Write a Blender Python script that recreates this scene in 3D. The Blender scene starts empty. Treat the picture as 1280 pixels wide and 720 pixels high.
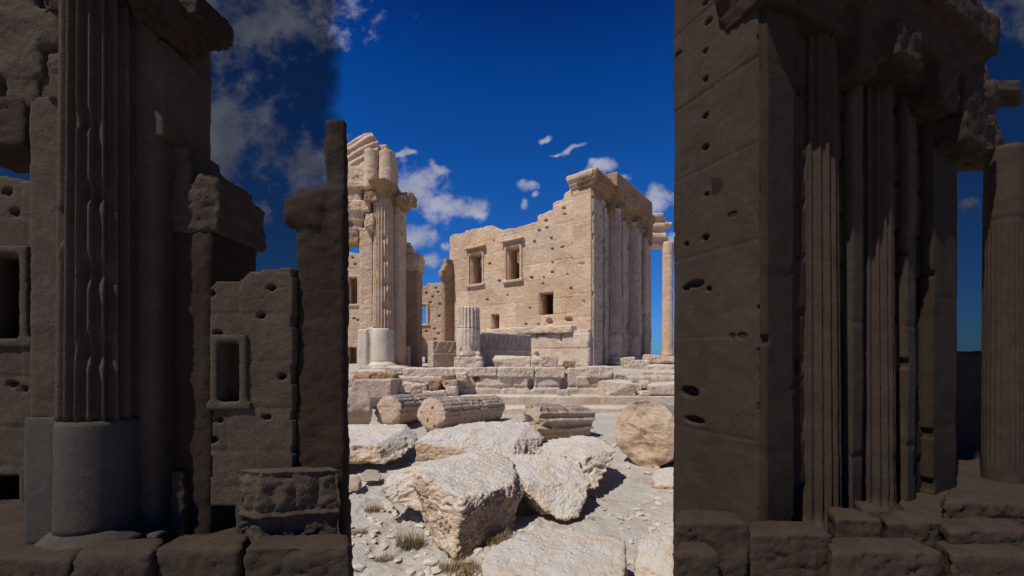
import bpy, bmesh, math, random
import numpy as np
from mathutils import Vector
C = bpy.context.scene.collection
F, CX, HY, EYE = 500.0, 640.0, 445.0, 2.4
SUN = np.array([0.75, 0.66])            # ground direction the light travels
SUN_EL = 57.0
ORG = {}

# ------------------------------------------------------------------ noise
def _h(ix, iy, iz, seed):
    with np.errstate(over='ignore'):
        n = (ix.astype(np.uint32) * np.uint32(374761393) + iy.astype(np.uint32) * np.uint32(668265263)
             + iz.astype(np.uint32) * np.uint32(2147483647) + np.uint32(seed * 7919 + 13) * np.uint32(974711))
        n = (n ^ (n >> np.uint32(13))) * np.uint32(1274126177)
        n = (n ^ (n >> np.uint32(15))) * np.uint32(2246822519)
        n = n ^ (n >> np.uint32(16))
    return n.astype(np.float64) / 4294967295.0
def vnoise(p, seed=0):
    i = np.floor(p).astype(np.int64); f = p - i; f = f * f * f * (f * (f * 6 - 15) + 10)
    r = 0
    for dx in (0, 1):
        for dy in (0, 1):
            for dz in (0, 1):
                w = (f[:, 0] if dx else 1 - f[:, 0]) * (f[:, 1] if dy else 1 - f[:, 1]) * (f[:, 2] if dz else 1 - f[:, 2])
                r = r + w * _h(i[:, 0] + dx, i[:, 1] + dy, i[:, 2] + dz, seed)
    return r * 2 - 1
def fbm(p, o=4, seed=0, g=.5):
    r = 0; a = 1; t = 0
    for k in range(o):
        r = r + a * vnoise(p * 2.03 ** k + 17.3 * k, seed + k); t += a; a *= g
    return r / t
def ridged(p, o=3, seed=0):
    r = 0; a = 1; t = 0
    for k in range(o):
        r = r + a * (1 - 2 * np.abs(vnoise(p * 2.1 ** k + 9.1 * k, seed + k))); t += a; a *= .5
    return r / t
def sst(a, b, x):
    t = np.clip((x - a) / (b - a), 0, 1); return t * t * (3 - 2 * t)

# ------------------------------------------------------------------ picture -> place
def R(px, py, d): return np.array([(px - CX) / F * d, d, EYE + (HY - py) / F * d])
class View:
    def __init__(s, k=1, x0=0, y0=0, X0=0, Y0=0, d0=0, D0=0, dk=1):
        s.a = (k, x0, y0, X0, Y0, d0, D0, dk)
    def P(s, px, py, d):
        k, x0, y0, X0, Y0, d0, D0, dk = s.a
        return R(X0 + (px - x0) * k, Y0 + (py - y0) * k, D0 + (d - d0) * dk)
    def sz(s, d):
        k, x0, y0, X0, Y0, d0, D0, dk = s.a
        return k * (D0 + (d - d0) * dk) / d
MAIN = View()
LEFT = View(3.17, 438, 360, 0, 360, 24.5, 1.70, .03)
LEFTW = View(3.17, 438, 360, 0, 360, 24.5, 1.68, 0)

# ------------------------------------------------------------------ materials
def stone(name, a, b, warm, grey=0.0, scale=1.0, bump=.4, warm_amt=.5, pit=.25, greycol=(.50, .49, .47)):
    m = bpy.data.materials.new(name); m.use_nodes = True
    nt = m.node_tree; N = nt.nodes; L = nt.links; bs = N['Principled BSDF']
    bs.inputs['Roughness'].default_value = .93; bs.inputs['Specular IOR Level'].default_value = .12
    tc = N.new('ShaderNodeTexCoord')
    def noise(sc, det=6, ro=.6, dist=0):
        n = N.new('ShaderNodeTexNoise'); n.inputs['Scale'].default_value = sc * scale; n.inputs['Detail'].default_value = det
        n.inputs['Roughness'].default_value = ro; n.inputs['Distortion'].default_value = dist
        L.new(tc.outputs['Object'], n.inputs['Vector']); return n.outputs['Fac']
    def ramp(src, lo, hi):
        r = N.new('ShaderNodeMapRange'); r.inputs[1].default_value = lo; r.inputs[2].default_value = hi
        L.new(src, r.inputs[0]); return r.outputs[0]
    def mix(f, A, B, mode='MIX'):
        x = N.new('ShaderNodeMix'); x.data_type = 'RGBA'; x.blend_type = mode
        for s_, v in ((0, f), (6, A), (7, B)):
            if hasattr(v, 'node'): L.new(v, x.inputs[s_])
            elif s_ == 0: x.inputs[0].default_value = v
            else: x.inputs[s_].default_value = (*v, 1)
        return x.outputs[2]
    def mul(x, y):
        q = N.new('ShaderNodeMath'); q.operation = 'MULTIPLY'
        for i, v in enumerate((x, y)):
            if hasattr(v, 'node'): L.new(v, q.inputs[i])
            else: q.inputs[i].default_value = v
        return q.outputs[0]
    col = mix(ramp(noise(.9, 8, .65, .6), .36, .62), a, b)
    col = mix(mul(ramp(noise(.45, 6, .7, .8), .50, .68), warm_amt), col, warm)
    fine = noise(7, 9, .72)
    sp = ramp(fine, .25, .75)
    col = mix(.46, col, mix(sp, (.42, .38, .34), (1.25, 1.24, 1.22)), 'MULTIPLY')
    if grey:
        ge = N.new('ShaderNodeNewGeometry'); sx = N.new('ShaderNodeSeparateXYZ'); L.new(ge.outputs['Normal'], sx.inputs[0])
        up = ramp(sx.outputs[2], .25, .8)
        gm = mul(mul(up, ramp(noise(2.3, 8, .75, .5), .28, .52)), grey)
        col = mix(gm, col, greycol)
    v = N.new('ShaderNodeTexVoronoi'); v.inputs['Scale'].default_value = 14 * scale; v.feature = 'F1'
    L.new(tc.outputs['Object'], v.inputs['Vector'])
    vp = ramp(v.outputs['Distance'], .05, .35)
    at = N.new('ShaderNodeAttribute'); at.attribute_name = 'tint'
    ad = N.new('ShaderNodeMath'); ad.operation = 'ADD'; ad.inputs[1].default_value = 1; L.new(at.outputs['Fac'], ad.inputs[0])
    cb = N.new('ShaderNodeCombineColor')
    for i in range(3): L.new(ad.outputs[0], cb.inputs[i])
    col = mix(1.0, col, cb.outputs[0], 'MULTIPLY')
    L.new(col, bs.inputs['Base Color'])
    h1 = N.new('ShaderNodeMath'); h1.operation = 'MULTIPLY_ADD'; L.new(vp, h1.inputs[0]); h1.inputs[1].default_value = pit
    L.new(noise(5, 10, .72), h1.inputs[2])
    bp = N.new('ShaderNodeBump'); bp.inputs['Strength'].default_value = bump; bp.inputs['Distance'].default_value = .12 / scale
    L.new(h1.outputs[0], bp.inputs['Height']); L.new(bp.outputs[0], bs.inputs['Normal'])
    return m
def plain(name, c, rough=.9, sc=20, var=.4):
    m = bpy.data.materials.new(name); m.use_nodes = True
    N = m.node_tree.nodes; L = m.node_tree.links; bs = N['Principled BSDF']; bs.inputs['Roughness'].default_value = rough
    n = N.new('ShaderNodeTexNoise'); n.inputs['Scale'].default_value = sc; n.inputs['Detail'].default_value = 5
    r = N.new('ShaderNodeValToRGB'); L.new(n.outputs['Fac'], r.inputs[0])
    r.color_ramp.elements[0].position = .3; r.color_ramp.elements[0].color = (*[x * (1 - var) for x in c], 1)
    r.color_ramp.elements[1].position = .7; r.color_ramp.elements[1].color = (*[x * (1 + var) for x in c], 1)
    L.new(r.outputs[0], bs.inputs['Base Color']); return m
M = {}
M['wall'] = stone('tan_limestone', (.56, .40, .27), (.66, .51, .37), (.55, .33, .19), 0, .55, .6, .6)
M['far'] = stone('pink_limestone', (.54, .38, .26), (.64, .49, .36), (.54, .34, .21), 0, .5, .5, .5)
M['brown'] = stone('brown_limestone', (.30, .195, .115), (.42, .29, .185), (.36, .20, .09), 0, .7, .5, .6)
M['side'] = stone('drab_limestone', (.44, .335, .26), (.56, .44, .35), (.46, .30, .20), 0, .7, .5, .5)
M['cornice'] = stone('deep_brown_limestone', (.22, .135, .072), (.33, .22, .13), (.26, .13, .05), 0, .8, .6, .7)  # darker, browner stone for the cornice
M['white'] = stone('white_limestone', (.56, .48, .375), (.68, .60, .49), (.60, .48, .35), 0, .9, .15, .25)
M['podium'] = stone('podium_limestone', (.56, .44, .33), (.68, .58, .47), (.56, .36, .21), .5, 1.0, .6, .6)
M['rock'] = stone('boulder_limestone', (.56, .40, .255), (.72, .57, .42), (.58, .33, .13), .86, 1.1, .8, .85, .2, (.60, .585, .56))
M['drum'] = stone('drum_limestone', (.55, .39, .27), (.64, .50, .37), (.55, .34, .18), .9, 1.4, .7, .6, .25, (.31, .275, .24))
M['ground'] = stone('bedrock', (.38, .335, .285), (.51, .47, .425), (.29, .215, .145), .5, .9, .6, .75, .2, (.48, .47, .45))
M['pebble'] = stone('pebble_limestone', (.52, .46, .39), (.64, .58, .50), (.50, .36, .24), .3, 3, .5)
M['dark'] = stone('dimmed_limestone', (.040, .0275, .0195), (.054, .039, .0285), (.044, .0265, .016), 0, 5, .4, .5)  # dimmed copies of the limestones: the darkening is put into the colour
M['dark_pale'] = stone('dimmed_limestone_pale', (.040, .033, .0265), (.049, .042, .0345), (.040, .029, .020), 0, 5, .25, .3)
M['dark_brown'] = stone('dimmed_limestone_brown', (.028, .0185, .0128), (.038, .0258, .0182), (.034, .0195, .0112), 0, 5, .4, .5)
M['dim_lifted'] = stone('dimmed_limestone_lifted', (.058, .041, .030), (.076, .056, .042), (.062, .038, .023), 0, 5, .4, .5)  # dimmed stone lightened to make up for weaker sun on the left
M['dim_lifted_pale'] = stone('dimmed_limestone_lifted_pale', (.056, .047, .038), (.068, .059, .049), (.056, .042, .030), 0, 5, .25, .3)
M['dry'] = plain('dry_grass', (.30, .21, .10), .8, 6, .45)
M['olive'] = plain('olive_grass', (.24, .20, .095), .8, 6, .45)

# ------------------------------------------------------------------ object helpers
def empty(name, loc, label, cat, group=None):
    o = bpy.data.objects.new(name, None); C.objects.link(o); o.location = loc
    ORG[o.name] = np.array(loc, float); tag(o, label, cat, group); return o
def tag(o, label=None, cat=None, group=None, kind=None):
    if label: o['label'] = label
    if cat: o['category'] = cat
    if group: o['group'] = group
    if kind: o['kind'] = kind
    return o
def obj(name, VF, mat, parent=None, smooth=True, label=None, cat=None, group=None, kind=None, origin=None):
    V, Fc = VF[0], VF[1]; tint = VF[2] if len(VF) > 2 else None
    if parent is not None: og = ORG[parent.name]
    elif origin is not None: og = np.array(origin, float)
    else: og = np.array([(V[:, 0].min() + V[:, 0].max()) / 2, (V[:, 1].min() + V[:, 1].max()) / 2, V[:, 2].min()])
    me = bpy.data.meshes.new(name)
    me.from_pydata((V - og).tolist(), [], Fc.tolist() if hasattr(Fc, 'tolist') else Fc)
    if smooth: me.polygons.foreach_set('use_smooth', np.ones(len(me.polygons), bool))
    if tint is not None:
        at = me.attributes.new('tint', 'FLOAT', 'POINT'); at.data.foreach_set('value', tint.astype(np.float32))
    me.materials.append(M[mat] if isinstance(mat, str) else mat)
    o = bpy.data.objects.new(name, me); C.objects.link(o)
    if parent is not None: o.parent = parent
    else: o.location = og
    ORG[o.name] = og
    return tag(o, label, cat, group, kind)
def join(*parts):
    V = []; Fc = []; n = 0
    for p in parts:
        V.append(p[0]); Fc += [[i + n for i in f] for f in (p[1].tolist() if hasattr(p[1], 'tolist') else p[1])]; n += len(p[0])
    return np.vstack(V), Fc
def remesh(hulls, vox, smooth=1):
    bm = bmesh.new()
    for pts in hulls:
        vs = [bm.verts.new(p) for p in pts]
        r = bmesh.ops.convex_hull(bm, input=vs)
        dead = [g for g in r['geom_interior'] if isinstance(g, bmesh.types.BMVert)] + [g for g in r['geom_unused'] if isinstance(g, bmesh.types.BMVert)]
        for v in set(dead):
            if v.is_valid: bm.verts.remove(v)
    bmesh.ops.recalc_face_normals(bm, faces=bm.faces)
    me = bpy.data.meshes.new('t'); bm.to_mesh(me); bm.free()
    o = bpy.data.objects.new('t', me); C.objects.link(o)
    md = o.modifiers.new('r', 'REMESH'); md.mode = 'VOXEL'; md.voxel_size = vox; md.adaptivity = 0
    dg = bpy.context.evaluated_depsgraph_get(); ev = o.evaluated_get(dg); m2 = bpy.data.meshes.new_from_object(ev)
    bm = bmesh.new(); bm.from_mesh(m2)
    for _ in range(smooth): bmesh.ops.smooth_vert(bm, verts=bm.verts, factor=.5, use_axis_x=True, use_axis_y=True, use_axis_z=True)
    bm.normal_update()
    V = np.array([v.co[:] for v in bm.verts]); Nn = np.array([v.normal[:] for v in bm.verts]); Fc = [[v.index for v in f.verts] for f in bm.faces]
    bm.free(); bpy.data.objects.remove(o); bpy.data.meshes.remove(me); bpy.data.meshes.remove(m2)
    return V, Fc, Nn
def weather(V, Nn, size, amp=1.0, seed=0):
    """broken limestone: big unevenness, bedding ledges, jagged broken sides, calmer worn tops"""
    rg = random.Random(seed); a, b = rg.uniform(-.5, .5), rg.uniform(-.5, .5)
    p = V / size; bed = p[:, 2] + a * p[:, 0] + b * p[:, 1]
    q = p * np.array([1, 1, .5]); q[:, 2] += bed * 1.6
    up = np.clip(Nn[:, 2], 0, 1); calm = 1 - .62 * sst(.55, .9, up)
    d = .060 * fbm(p * 1.7, 3, seed)
    st = fbm(q * 2.0 + 7, 5, seed + 60, .58) * 4.5; f_ = st - np.floor(st)
    d += calm * .042 * (np.floor(st) + sst(.78, 1.0, f_) - st * .75)
    d += calm * .024 * ridged(q * 2.6 + .35 * fbm(p * 6, 2, seed + 5)[:, None], 4, seed + 9)
    d += (1 - up) * .030 * ridged(p * np.array([2.6, 2.6, .9]) + .25 * fbm(p * 4, 2, seed + 15)[:, None], 3, seed + 17)
    d += .010 * fbm(q * 12, 4, seed + 20, .6) + .003 * ridged(p * 24, 2, seed + 70)
    d -= calm * .05 * sst(.3, .7, vnoise(q * 5, seed + 31)) * sst(.0, .5, vnoise(p * 2.4, seed + 33))
    return V + Nn * (d * amp * size)[:, None]
def rock(name, hulls, vox, seed, mat='rock', size=1.0, amp=1.0, sm=1, parent=None, fn=None, **kw):
    if not isinstance(hulls[0][0], (list, tuple, np.ndarray)) or np.ndim(hulls[0][0]) == 0: hulls = [hulls]
    V, Fc, Nn = remesh(hulls, vox, sm)
    if fn is not None: V = V + Nn * fn(V, Nn)[:, None]
    V = weather(V, Nn, size, amp, seed)
    return obj(name, (V, Fc), mat, parent, **kw)
def box(x0, x1, y0, y1, z0, z1): return [np.array([x, y, z]) for x in (x0, x1) for y in (y0, y1) for z in (z0, z1)]
def pbox(Vw, x0, y0, x1, y1, d, th, dt=0):
    """a block whose front face fills a picture rectangle at depth d, th metres thick"""
    t = th * Vw.sz(d); r = []
    for x in (x0, x1):
        for y in (y0, y1):
            p = Vw.P(x, y, d); r += [p, p + np.array([0, t, 0])]
    return r
def fbox(o, a, b, s0, s1, t0, t1, z0, z1):
    """box in a yawed frame: origin o, axes a (along) and b (inward)"""
    return [np.array([o[0] + a[0] * s + b[0] * t, o[1] + a[1] * s + b[1] * t, z]) for s in (s0, s1) for t in (t0, t1) for z in (z0, z1)]

# ------------------------------------------------------------------ masonry wall as a solid sheet with joints, pits, openings
class Frame:
    def __init__(s, o, u, n): s.o = np.array(o, float); s.u = np.array(u, float); s.n = np.array(n, float)
    def hit(s, px, py):
        r = np.array([(px - CX) / F, 1.0])
        A = np.array([[s.u[0], -r[0]], [s.u[1], -r[1]]]); q = np.linalg.solve(A, -s.o[:2])
        return q[0], EYE + (HY - py) / F * q[1]
    def W(s, a, y, z):
        return np.stack([s.o[0] + s.u[0] * a + s.n[0] * y, s.o[1] + s.u[1] * a + s.n[1] * y, z], -1)
def inpoly(x, y, poly):
    r = np.zeros(x.shape, bool); n = len(poly)
    for i in range(n):
        x0, y0 = poly[i]; x1, y1 = poly[(i + 1) % n]
        if y0 == y1: continue
        c = ((y0 > y) != (y1 > y)) & (x < (x1 - x0) * (y - y0) / (y1 - y0) + x0)
        r ^= c
    return r
def sheet(fr, poly, thick, cell, opens=(), pits=(), course=.9, block=1.9, groove=.035, rough=.04, rag=.5, seed=0, nscale=1.0, tintamp=.10):
    poly = [tuple(map(float, p)) for p in poly]
    ss = [p[0] for p in poly]; zz = [p[1] for p in poly]
    def lines(lo, hi, extra):
        g = np.linspace(lo, hi, max(2, int(round((hi - lo) / cell)) + 1))
        for e in extra:
            if lo < e < hi: g[np.argmin(abs(g - e))] = e
        return np.unique(g)
    S = lines(min(ss), max(ss), [v for o in opens for v in (o[0], o[2])]); Z = lines(min(zz), max(zz), [v for o in opens for v in (o[1], o[3])])
    cs, cz = np.meshgrid((S[:-1] + S[1:]) / 2, (Z[:-1] + Z[1:]) / 2, indexing='ij')
    q = np.stack([cs / (cell * 6), cz / (cell * 6), cs * 0], -1).reshape(-1, 3)
    ja = (vnoise(q, seed + 3) * cell * rag * 2).reshape(cs.shape); jb = (vnoise(q + 40, seed + 4) * cell * rag * 2).reshape(cs.shape)
    keep = inpoly(cs + ja, cz + jb, poly)
    for o in opens:
        rr = o[4] if len(o) > 4 else 0
        keep &= ~((cs + ja * rr > o[0]) & (cs + ja * rr < o[2]) & (cz + jb * rr > o[1]) & (cz + jb * rr < o[3]))
    gs, gz = np.meshgrid(S, Z, indexing='ij'); sh = gs.shape
    p3 = np.stack([gs, gz, 0 * gs], -1).reshape(-1, 3) / nscale
    d = rough * nscale * (fbm(p3 * .8, 5, seed) + .6 * np.minimum(0, fbm(p3 * 2.5, 3, seed + 8) + .1))
    d = d.reshape(sh)
    # joints and blocks
    rng = random.Random(seed + 77)
    tint = np.zeros(sh)
    if course:
        z = min(zz); row = 0
        while z < max(zz):
            hgt = course * rng.uniform(.8, 1.2); inrow = (gz >= z) & (gz < z + hgt)
            d -= groove * np.exp(-((gz - z) / (cell * .6)) ** 2)
            s = min(ss) - rng.uniform(0, block)
            while s < max(ss):
                w = block * rng.uniform(.6, 1.4); sel = inrow & (gs >= s) & (gs < s + w)
                d += np.where(sel, rng.uniform(-.4, .4) * groove, 0); tint += np.where(sel, rng.uniform(-1, 1) * tintamp, 0)
                d -= np.where(inrow, groove * .8 * np.exp(-((gs - s) / (cell * .6)) ** 2), 0)
                s += w
            z += hgt; row += 1
    for (a, z, ra, rz, dep) in pits:
        k = ((gs - a) / ra) ** 2 + ((gz - z) / rz) ** 2
        d -= dep * (1 - sst(.55, 1.25, k))
    ns, nz = sh; nv = ns * nz
    fv = fr.W(gs.ravel(), -d.ravel(), gz.ravel()); bv = fr.W(gs.ravel(), np.full(nv, thick) + .3 * d.ravel(), gz.ravel())
    idx = np.arange(nv).reshape(sh); fs = []
    a, b, c, e = idx[:-1, :-1], idx[1:, :-1], idx[1:, 1:], idx[:-1, 1:]
    k = keep
    fs.append(np.stack([a[k], b[k], c[k], e[k]], -1)); fs.append(np.stack([a[k], e[k], c[k], b[k]], -1) + nv)
    pad = np.pad(keep, 1)
    for (sel, i0, i1) in ((k & ~pad[:-2, 1:-1], e, a), (k & ~pad[2:, 1:-1], b, c), (k & ~pad[1:-1, :-2], a, b), (k & ~pad[1:-1, 2:], c, e)):
        x, y = i0[sel], i1[sel]; fs.append(np.stack([y, x, x + nv, y + nv], -1))
    Fc = np.vstack(fs); V = np.vstack([fv, bv]); T = np.concatenate([tint.ravel()] * 2)
    used = np.unique(Fc); mp = np.full(len(V), -1); mp[used] = np.arange(len(used))
    return V[used], mp[Fc], T[used]

# ------------------------------------------------------------------ columns and drums
def lathe(c, prof, n=0, fd=0, zr=None, nth=0, amp=.0, seed=0, axis=None, dz=None, size=None, bites=(), endamp=0.0, caps=7, holes=()):
    """turned stone: prof = [(height, radius)...]; n flutes of depth fd between heights zr; axis turns it over"""
    nth = nth or (n * 8 if n else 48)
    H = prof[-1][0] - prof[0][0]; dz = dz or H / 40
    hs = []
    for (h0, r0), (h1, r1) in zip(prof[:-1], prof[1:]):
        k = max(1, int(abs(h1 - h0) / dz))
        hs += [(h0 + (h1 - h0) * i / k, r0 + (r1 - r0) * i / k) for i in range(k)]
    hs.append(prof[-1]); h = np.array([x[0] for x in hs]); r = np.array([x[1] for x in hs])
    rm = max(r); size = size or rm * 2
    th = np.arange(nth) * 2 * math.pi / nth
    TH, HH = np.meshgrid(th, h); RR = np.repeat(r[:, None], nth, 1)
    if n:
        w = sst(zr[0] - .02 * H, zr[0], HH) * (1 - sst(zr[1], zr[1] + .02 * H, HH)) if zr else 1
        RR = RR - fd * w * (np.cos(n * TH) * .5 + .5) ** .8
    rings = [(np.cos(TH) * RR, np.sin(TH) * RR, HH)]
    X = [rings[0][0]]; Y = [rings[0][1]]; Zs = [rings[0][2]]
    for k in range(1, caps):                                        # end faces as shrinking rings
        f = 1 - k / caps
        X.append(np.cos(th)[None] * RR[-1:] * f); Y.append(np.sin(th)[None] * RR[-1:] * f); Zs.append(np.full((1, nth), h[-1]))
        X.insert(0, np.cos(th)[None] * RR[:1] * f); Y.insert(0, np.sin(th)[None] * RR[:1] * f); Zs.insert(0, np.full((1, nth), h[0]))
    X = np.vstack(X); Y = np.vstack(Y); Zs = np.vstack(Zs)
    V = np.stack([X, Y, Zs], -1).reshape(-1, 3)
    nr = X.shape[0]; idx = np.arange(nr * nth).reshape(nr, nth); j = np.roll(idx, -1, 1)
    Fc = np.stack([idx[:-1], j[:-1], j[1:], idx[1:]], -1).reshape(-1, 4)
    nb = len(V); V = np.vstack([V, [[0, 0, h[0]], [0, 0, h[-1]]]])
    tri = [[nb, j[0, i], idx[0, i]] for i in range(nth)] + [[nb + 1, idx[-1, i], j[-1, i]] for i in range(nth)]
    if amp or endamp:
        p = V / size + seed * 3.7
        dd = (.05 * fbm(p * 2, 3, seed) + .035 * ridged(p * 5, 2, seed + 3) + .02 * fbm(p * 14, 2, seed + 6)) * size * amp
        dd -= amp * size * .09 * sst(.3, .7, vnoise(p * 4.2, seed + 12))
        rad = np.hypot(V[:, 0], V[:, 1]); rad[rad < 1e-6] = 1
        on = np.clip(rad / rm, 0, 1)
        V[:, 0] += V[:, 0] / rad * dd * on; V[:, 1] += V[:, 1] / rad * dd * on
        if endamp:
            e = (fbm(p * 2.2 + 50, 4, seed + 40) * .8 + .5 * ridged(p * 3.5, 3, seed + 44)) * endamp * size
            e1 = sst(.82, 1.0, (V[:, 2] - h[0]) / H); e0 = sst(.82, 1.0, (h[-1] - V[:, 2]) / H)
            e = e * sst(0, .2, on)
            V[:, 2] += e * e1 - e * e0
            edge = sst(.7, 1.0, on); V[:, 2] += edge * (e0 - e1) * .05 * size * (1 + vnoise(p * 5, seed + 50))
    for (hx, hy, ha, hb, hd) in holes:
        k = ((V[:, 0] - hx) / ha) ** 2 + ((V[:, 1] - hy) / hb) ** 2
        V[:, 2] += np.where(V[:, 2] < h[0] + .25 * H, hd * (1 - sst(.6, 1.2, k)), 0)
    for (bh, bt, bw, bhh, bd) in bites:                              # chipped notches: height, angle, half widths, depth
        ang = np.abs((np.arctan2(V[:, 1], V[:, 0]) - bt + math.pi) % (2 * math.pi) - math.pi)
        k = (ang / bw) ** 2 + ((V[:, 2] - bh) / bhh) ** 2
        f = 1 - bd * (1 - sst(.5, 1.1, k)); V[:, 0] *= f; V[:, 1] *= f
    if axis is not None:
        a = np.array(axis, float); a /= np.linalg.norm(a)
        up = np.array([0, 0, 1.]); e1 = np.cross(up, a); e1 /= np.linalg.norm(e1); e2 = np.cross(a, e1)
        V = V[:, :1] * e1 + V[:, 1:2] * e2 + V[:, 2:] * a
    V = V + np.array(c)
    return V, Fc.tolist() + tri

# ================================================================== CAMERA, SUN, SKY
def look():
    cd = bpy.data.cameras.new('camera'); cam = bpy.data.objects.new('camera', cd); C.objects.link(cam)
    cam.location = (0, 0, EYE); cam.rotation_euler = (math.pi / 2, 0, 0)
    cd.sensor_width = 36; cd.lens = 36 * F / 1280; cd.shift_y = (HY - 360) / 1280; cd.clip_end = 9000; cd.clip_start = .05
    bpy.context.scene.camera = cam
    sd = bpy.data.lights.new('sun', 'SUN'); so = bpy.data.objects.new('sun', sd); C.objects.link(so)
    sd.energy = 4.6; sd.angle = math.radians(.5); sd.color = (1, .93, .83)
    e = math.radians(SUN_EL); s = SUN / np.linalg.norm(SUN)
    dr = Vector((s[0] * math.cos(e), s[1] * math.cos(e), -math.sin(e)))
    so.rotation_euler = dr.to_track_quat('-Z', 'Y').to_euler(); so.location = (-20, -12, 25)
    sc = bpy.context.scene
    sc.view_settings.view_transform = 'Standard'; sc.view_settings.look = 'None'; sc.view_settings.gamma = 1; sc.view_settings.exposure = EXPO
    w = bpy.data.worlds.new('World'); sc.world = w; w.use_nodes = True
    nt = w.node_tree; N = nt.nodes; L = nt.links; bg = N['Background']; ST = .1; bg.inputs['Strength'].default_value = ST
    def nd(t, **k):
        n = N.new(t)
        for a, v in k.items(): setattr(n, a, v)
        return n
    def mth(op, a, b=None, c=None):
        n = nd('ShaderNodeMath', operation=op)
        for i, v in enumerate((a, b, c)):
            if v is None: continue
            if hasattr(v, 'node'): L.new(v, n.inputs[i])
            else: n.inputs[i].default_value = v
        return n.outputs[0]
    def mr(v, a, b, c=0, d=1, smooth=True):
        n = nd('ShaderNodeMapRange'); n.interpolation_type = 'SMOOTHSTEP' if smooth else 'LINEAR'
        L.new(v, n.inputs[0])
        for i, x in enumerate((a, b, c, d)): n.inputs[i + 1].default_value = x
        return n.outputs[0]
    sky = nd('ShaderNodeTexSky', sky_type='NISHITA'); sky.sun_disc = False; sky.sun_elevation = e
    sky.sun_rotation = math.atan2(-s[0], -s[1]); sky.air_density = 1.0; sky.dust_density = .3; sky.ozone_density = 2.5
    tc = nd('ShaderNodeTexCoord'); sx = nd('ShaderNodeSeparateXYZ'); L.new(tc.outputs['Generated'], sx.inputs[0])
    yy = mth('MAXIMUM', sx.outputs[1], .05)
    X = mth('DIVIDE', sx.outputs[0], yy); Z = mth('DIVIDE', sx.outputs[2], yy)
    el = mth('DIVIDE', Z, mth('SQRT', mth('ADD', mth('MULTIPLY', X, X), 1.0)))
    # deep polarised blue: tint over elevation
    cr = nd('ShaderNodeValToRGB'); L.new(mr(el, 0, .9, 0, 1, False), cr.inputs[0])
    els = cr.color_ramp.elements; els[0].position = 0; els[0].color = SKYT[0]; els[1].position = 1; els[1].color = SKYT[-1]
    for k in range(1, len(SKYT) - 1):
        q = els.new(k / (len(SKYT) - 1)); q.color = SKYT[k]
    tn = nd('ShaderNodeMix', data_type='RGBA', blend_type='MULTIPLY'); tn.inputs[0].default_value = 1
    L.new(sky.outputs[0], tn.inputs[6]); L.new(cr.outputs[0], tn.inputs[7])
    # clouds
    cv = nd('ShaderNodeCombineXYZ'); L.new(X, cv.inputs[0]); L.new(Z, cv.inputs[1])
    wn = nd('ShaderNodeTexNoise'); wn.inputs['Scale'].default_value = 9; wn.inputs['Detail'].default_value = 4; L.new(cv.outputs[0], wn.inputs['Vector'])
    wv = nd('ShaderNodeVectorMath', operation='SUBTRACT'); L.new(wn.outputs['Color'], wv.inputs[0]); wv.inputs[1].default_value = (.5, .5, .5)
    ws = nd('ShaderNodeVectorMath', operation='SCALE'); L.new(wv.outputs[0], ws.inputs[0]); ws.inputs['Scale'].default_value = .07
    wp = nd('ShaderNodeVectorMath', operation='ADD'); L.new(cv.outputs[0], wp.inputs[0]); L.new(ws.outputs[0], wp.inputs[1])
    cur = None
    for (px, py, rx, ry, rot) in CLOUDS:
        mp = nd('ShaderNodeMapping', vector_type='TEXTURE'); L.new(wp.outputs[0], mp.inputs[0])
        mp.inputs[1].default_value = ((px - CX) / F, (HY - py) / F, 0); mp.inputs[2].default_value = (0, 0, math.radians(rot)); mp.inputs[3].default_value = (rx * 1.15 / F, ry * 1.15 / F, 1)
        ln = nd('ShaderNodeVectorMath', operation='LENGTH'); L.new(mp.outputs[0], ln.inputs[0])
        cur = ln.outputs['Value'] if cur is None else mth('SMOOTH_MIN', cur, ln.outputs['Value'], .25)
    cn = nd('ShaderNodeTexNoise'); cn.inputs['Scale'].default_value = 16; cn.inputs['Detail'].default_value = 9; cn.inputs['Roughness'].default_value = .62
    L.new(cv.outputs[0], cn.inputs['Vector'])
    fld = mth('ADD', mth('SUBTRACT', 1.0, cur), mth('MULTIPLY', mth('SUBTRACT', cn.outputs['Fac'], .5), 3.2))
    dens = mth('MULTIPLY', mr(fld, -.15, .85), mr(sx.outputs[1], .05, .1))
    cn2 = nd('ShaderNodeTexNoise'); cn2.inputs['Scale'].default_value = 11; cn2.inputs['Detail'].default_value = 6; L.new(cv.outputs[0], cn2.inputs['Vector'])
    cc = nd('ShaderNodeMix', data_type='RGBA'); L.new(mr(cn2.outputs['Fac'], .35, .65), cc.inputs[0])
    cc.inputs[6].default_value = (2.7, 2.9, 4.1, 1); cc.inputs[7].default_value = (4.6, 4.7, 5.9, 1)
    mx = nd('ShaderNodeMix', data_type='RGBA'); L.new(mth('MULTIPLY', dens, .93), mx.inputs[0]); L.new(tn.outputs[2], mx.inputs[6]); L.new(cc.outputs[2], mx.inputs[7])
    # added mask: sky colour dimmed to both sides, with a ragged edge
    bn = nd('ShaderNodeTexNoise'); bn.inputs['Scale'].default_value = 7; bn.inputs['Detail'].default_value = 7; bn.inputs['Roughness'].default_value = .6; L.new(cv.outputs[0], bn.inputs['Vector'])
    ax = mth('ADD', mth('ABSOLUTE', X), mth('MULTIPLY', mth('SUBTRACT', bn.outputs['Fac'], .5), .16))
    dk = mth('MULTIPLY', mr(ax, .405, .47), mr(sx.outputs[1], .0, .25))
    dc = nd('ShaderNodeMix', data_type='RGBA', blend_type='MULTIPLY'); dc.inputs[0].default_value = 1
    L.new(mx.outputs[2], dc.inputs[6]); dc.inputs[7].default_value = (.17, .175, .18, 1)
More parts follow.
